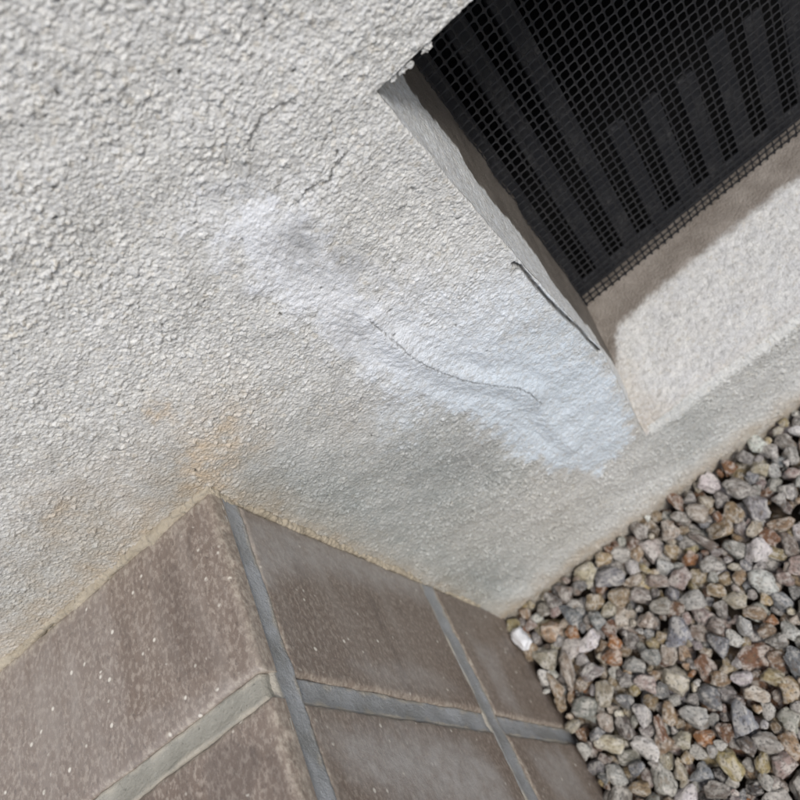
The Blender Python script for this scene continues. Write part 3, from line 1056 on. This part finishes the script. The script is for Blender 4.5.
# stones one can pick out in the photograph: u, v, long px, short px, angle deg in the photo, colour
PICK = [(705, 478, 21, 18, 0, 'w'), (728, 467, 16, 15, 60, 'o'), (740, 488, 32, 22, 0, 'g'), (756, 506, 32, 23, 80, 'l'), (676, 501, 24, 12, 45, 'r'), (705, 500, 20, 12, 40, 'c'), (688, 496, 15, 13, 0, 'l'), (788, 490, 24, 18, 50, 'l'),
        (781, 524, 25, 14, 0, 't'), (717, 516, 13, 10, 40, 'o'), (697, 513, 22, 19, 0, 'c'), (757, 551, 29, 23, -35, 'w'), (735, 547, 26, 20, 40, 'g'), (788, 543, 25, 16, 50, 'p'), (688, 557, 17, 15, 0, 'o'), (672, 551, 15, 14, 0, 't'),
        (652, 548, 25, 22, 60, 'l'), (702, 541, 32, 11, 25, 'p'), (711, 563, 25, 17, -10, 'g'), (734, 567, 13, 10, 0, 'c'), (763, 581, 31, 23, 20, 'w'), (655, 580, 30, 14, 8, 'p'), (785, 577, 18, 14, 20, 'p'),
        (548, 628, 27, 24, 30, 't'), (572, 612, 30, 24, 60, 'b'), (546, 658, 28, 25, 60, 'c'), (588, 641, 29, 17, -35, 'w'), (609, 577, 30, 20, -20, 'b'), (580, 565, 24, 18, -20, 'c'), (611, 657, 22, 18, 0, 'o'), (652, 656, 19, 15, 20, 'l'), (676, 632, 31, 26, 70, 'b'),
        (591, 602, 23, 17, -30, 't'), (619, 597, 22, 20, 0, 't'), (640, 594, 25, 17, 10, 'g'), (584, 709, 27, 25, 0, 'l'), (605, 694, 26, 19, 80, 'c'), (645, 684, 21, 19, 0, 'p'), (568, 671, 38, 14, 70, 'p'), (634, 665, 22, 16, 20, 'l'), (592, 671, 25, 16, -30, 'g'),
        (673, 676, 34, 26, 40, 'c'), (557, 686, 30, 13, 75, 't'), (720, 645, 27, 20, 70, 'b'), (734, 638, 20, 15, 60, 'w'), (708, 695, 29, 22, 20, 'b'), (703, 738, 21, 18, 0, 'o'), (682, 740, 21, 18, 10, 'c'), (694, 715, 30, 22, 30, 'l'), (645, 748, 33, 24, 10, 'w'),
        (663, 781, 38, 24, 80, 'l'), (742, 679, 21, 15, 0, 'w'), (775, 677, 26, 17, 20, 'y'), (789, 690, 26, 22, 60, 'y'), (757, 694, 24, 15, 10, 'c'), (741, 719, 34, 27, 70, 'b'), (768, 743, 31, 21, 0, 'l'), (728, 763, 34, 22, 60, 'y'), (766, 781, 18, 14, 60, 'w'), (752, 786, 18, 16, 0, 'k'),
        (700, 771, 24, 19, 0, 'b'), (771, 619, 15, 12, 20, 'o'), (790, 630, 23, 18, 60, 'w'), (754, 612, 22, 14, 0, 't'), (744, 626, 22, 17, 70, 'l'), (796, 660, 32, 24, 70, 'b'), (625, 700, 18, 14, 30, 'b'), (609, 744, 30, 18, 0, 'c'), (598, 735, 16, 14, 0, 'b'), (622, 728, 24, 17, 60, 'g'),
        (644, 716, 25, 16, 70, 'l'), (660, 729, 26, 12, 70, 'r'), (718, 790, 26, 16, 0, 'g'), (640, 790, 22, 18, 0, 't'), (615, 775, 26, 20, 20, 'w'), (783, 765, 28, 22, -20, 'p'), (790, 720, 26, 20, 60, 'l'), (748, 745, 20, 16, 40, 'g'), (678, 768, 16, 22, 0, 'c'), (648, 620, 20, 18, 20, 'p'),
        (700, 612, 26, 18, 50, 'p'), (716, 625, 20, 18, 20, 'p'), (690, 600, 28, 20, -20, 'l'), (735, 600, 24, 17, 10, 'c'), (660, 605, 22, 16, 0, 'g'), (668, 530, 20, 18, 50, 'c'), (640, 530, 20, 15, 60, 'g'), (620, 553, 22, 18, 0, 'l'), (770, 450, 20, 16, 30, 'l'), (760, 470, 18, 14, 0, 'c'), (786, 440, 22, 16, 30, 'g'),
        (797, 430, 18, 14, 0, 'w'), (793, 472, 16, 12, -20, 'p'), (745, 458, 20, 14, 30, 'g'), (630, 640, 18, 16, 60, 'g'), (598, 620, 20, 14, 60, 'b'), (566, 590, 20, 16, 60, 'g'), (531, 625, 14, 12, 0, 'p'), (552, 600, 18, 14, 60, 'g'), (716, 590, 18, 14, 0, 't'), (780, 600, 24, 18, 30, 'b'), (776, 640, 22, 16, 0, 'g')]

placed = []           # x, y, r(mean), z, top layer
PXM = 1.0 / FPX


def stone_matrix(x, y, z, a, b, c, rot, tx, ty):
    return Matrix.Translation((x, y, z)) @ Matrix.Rotation(rot, 4, 'Z') @ Matrix.Rotation(tx, 4, 'X') @ Matrix.Rotation(ty, 4, 'Y') @ Matrix.Diagonal((a, b, c, 1))


def vary(c, r, k=0.16):
    f = 1 + r.uniform(-k, k)
    f *= r.choice((0.7, 1.0, 1.0, 1.2))
    return tuple(max(0.01, min(0.9, v * f * (1 + r.uniform(-0.05, 0.05)))) for v in c)


singles = []
for (u, v, lp, sp_, an, cl) in PICK:
    p = on(u, v, 2, 0.0)
    d = np.linalg.norm(p - CC)
    k = RC[2] @ (p - CC)
    a = lp * 0.5 * k / FPX * 1.03; b = sp_ * 0.5 * k / FPX * 1.03
    q = on(u + 10 * math.cos(math.radians(an)), v + 10 * math.sin(math.radians(an)), 2, 0.0)
    rot = math.atan2(q[1] - p[1], q[0] - p[0])
    rm = math.sqrt(a * b)
    px_, py_ = p[0], p[1]
    px_ = max(px_, 0.0015 + b * 0.95)
    py_ = min(py_, -0.006 - b * 0.9)
    c = min(a, b) * rnd.uniform(0.72, 0.95)
    zc = 0.003 - c + rnd.uniform(-0.0030, 0.0025)
    singles.append((px_, py_, zc, a, b, c, rot, rnd.uniform(-0.4, 0.4), rnd.uniform(-0.35, 0.35), vary(CL[cl], rnd, 0.1)))
    placed.append((px_, py_, rm, zc))

WEIGHTS = [('g', 22), ('l', 13), ('w', 7), ('b', 14), ('t', 14), ('c', 12), ('o', 4), ('r', 8), ('k', 3), ('p', 12), ('y', 6)]
POOL = [k for k, w in WEIGHTS for _ in range(w)]


class Hash:
    def __init__(s, cell):
        s.c = cell; s.d = {}

    def near(s, x, y):
        i, j = int(math.floor(x / s.c)), int(math.floor(y / s.c))
        for a in (-1, 0, 1):
            for b in (-1, 0, 1):
                yield from s.d.get((i + a, j + b), ())

    def add(s, x, y, r):
        s.d.setdefault((int(math.floor(x / s.c)), int(math.floor(y / s.c))), []).append((x, y, r))


# fill round them: a top layer that does not collide, then lower layers
AREA = (0.0, 0.62, -0.62, 0.0)
extra = []
hs = Hash(0.03)
for (x, y, r, z) in placed:
    hs.add(x, y, r)


def throw(n, rlo, rhi, zlo, zhi, hs, tight, r_, out, area=AREA):
    for k in range(n):
        rad = r_.uniform(rlo, rhi)
        x = r_.uniform(area[0] + rad * 0.8, area[1]); y = r_.uniform(area[2], area[3] - 0.004 - rad * 0.8)
        if all((x - X_) ** 2 + (y - Y_) ** 2 > ((rad + R_) * tight) ** 2 for X_, Y_, R_ in hs.near(x, y)):
            hs.add(x, y, rad)
            e = r_.uniform(1.0, 1.35)
            a, b = rad * math.sqrt(e) * 1.18, rad / math.sqrt(e) * 1.18
            c = rad * r_.uniform(0.6, 0.9)
            out.append((x, y, r_.uniform(zlo, zhi) - c, a, b, c, r_.uniform(0, 6.28), r_.uniform(-0.5, 0.5), r_.uniform(-0.5, 0.5), vary(CL[r_.choice(POOL)], r_)))


r2 = random.Random(77)
throw(9000, 0.0058, 0.0088, -0.002, 0.004, hs, 0.84, r2, extra)
throw(18000, 0.0038, 0.0058, -0.003, 0.003, hs, 0.80, r2, extra)
throw(30000, 0.0022, 0.0038, -0.003, 0.001, hs, 0.76, r2, extra)
h2 = Hash(0.03)
low = []
POOL = POOL + ['t', 'r', 'y'] * 14  # browner lower stones: the brown shadow between stones put into their colour
throw(9000, 0.0055, 0.0090, -0.0075, -0.0045, h2, 0.80, r2, low)
throw(12000, 0.0032, 0.0055, -0.0075, -0.0035, h2, 0.78, r2, low)


def in_view(s):
    q = RC @ (np.array(s[:3]) - CC)
    if q[2] <= 0:
        return False
    u, v = 400 + FPX * q[0] / q[2], 400 + FPX * q[1] / q[2]
    return -5 < u < 805 and -5 < v < 805


vis = [s for s in extra if in_view(s)]
vis.sort(key=lambda s: -s[3] * s[4])
n_more = max(0, 299 - len(singles))
chosen = set(id(s) for s in vis[:n_more])
rest = [s for s in extra if id(s) not in chosen] + low
for k, s in enumerate(singles + vis[:n_more]):
    o = bpy.data.objects.new('stone', STONES[(k * 7) % len(STONES)])
    link(o, gravel)
    o.matrix_local = stone_matrix(*s[:9])
    o.color = (*s[9], 1)
# the remainder, one mesh
tv = []
for me in STONES[:10]:
    bm = bmesh.new(); bmesh.ops.create_icosphere(bm, subdivisions=2, radius=1.0)
    src = np.array([v.co[:] for v in me.vertices])
    vs = []
    for v in bm.verts:
        k = np.argmax(src @ np.array(v.co[:]) / np.linalg.norm(src, axis=1))
        vs.append(src[k])
    tri = np.array([[v.index for v in f.verts] for f in bm.faces])
    bm.free()
    tv.append((np.array(vs), tri))
FV, FT, FC = [], [], []
nb = 0
for k, s in enumerate(rest):
    vs, tri = tv[k % len(tv)]
    mm = np.array(stone_matrix(*s[:9]))
    FV.append(vs @ mm[:3, :3].T + mm[:3, 3]); FT.append(tri + nb); nb += len(vs)
    FC.append(np.tile(np.array(s[9]), (len(vs), 1)))
fill = link(bpy.data.objects.new('gravel_fill', np_mesh('gravel_fill', np.concatenate(FV), np.concatenate(FT), M_FILL, True, {'stone_colour': np.concatenate(FC)})), gravel)
fill['kind'] = 'stuff'
print('stones', len(singles), len(vis), len(rest))

# the white chip leaning on the foot of the step
p = on(520, 638, 2, 0.004)
chip = bpy.data.objects.new('stone_chip', STONES[3].copy())
chip.data.materials[0] = make_simple('white_quartz', (0.80, 0.81, 0.83), 0.5, 300, 0.06, 0, 0.4)
link(chip)
chip.matrix_world = stone_matrix(max(p[0], 0.0058), p[1], 0.0045, 0.0100, 0.0054, 0.0058, math.radians(-80), 0.2, -0.3)
chip.color = (0.80, 0.80, 0.82, 1)
tag(chip, 'bright white stone chip lying against the foot of the tiled step', 'stone')
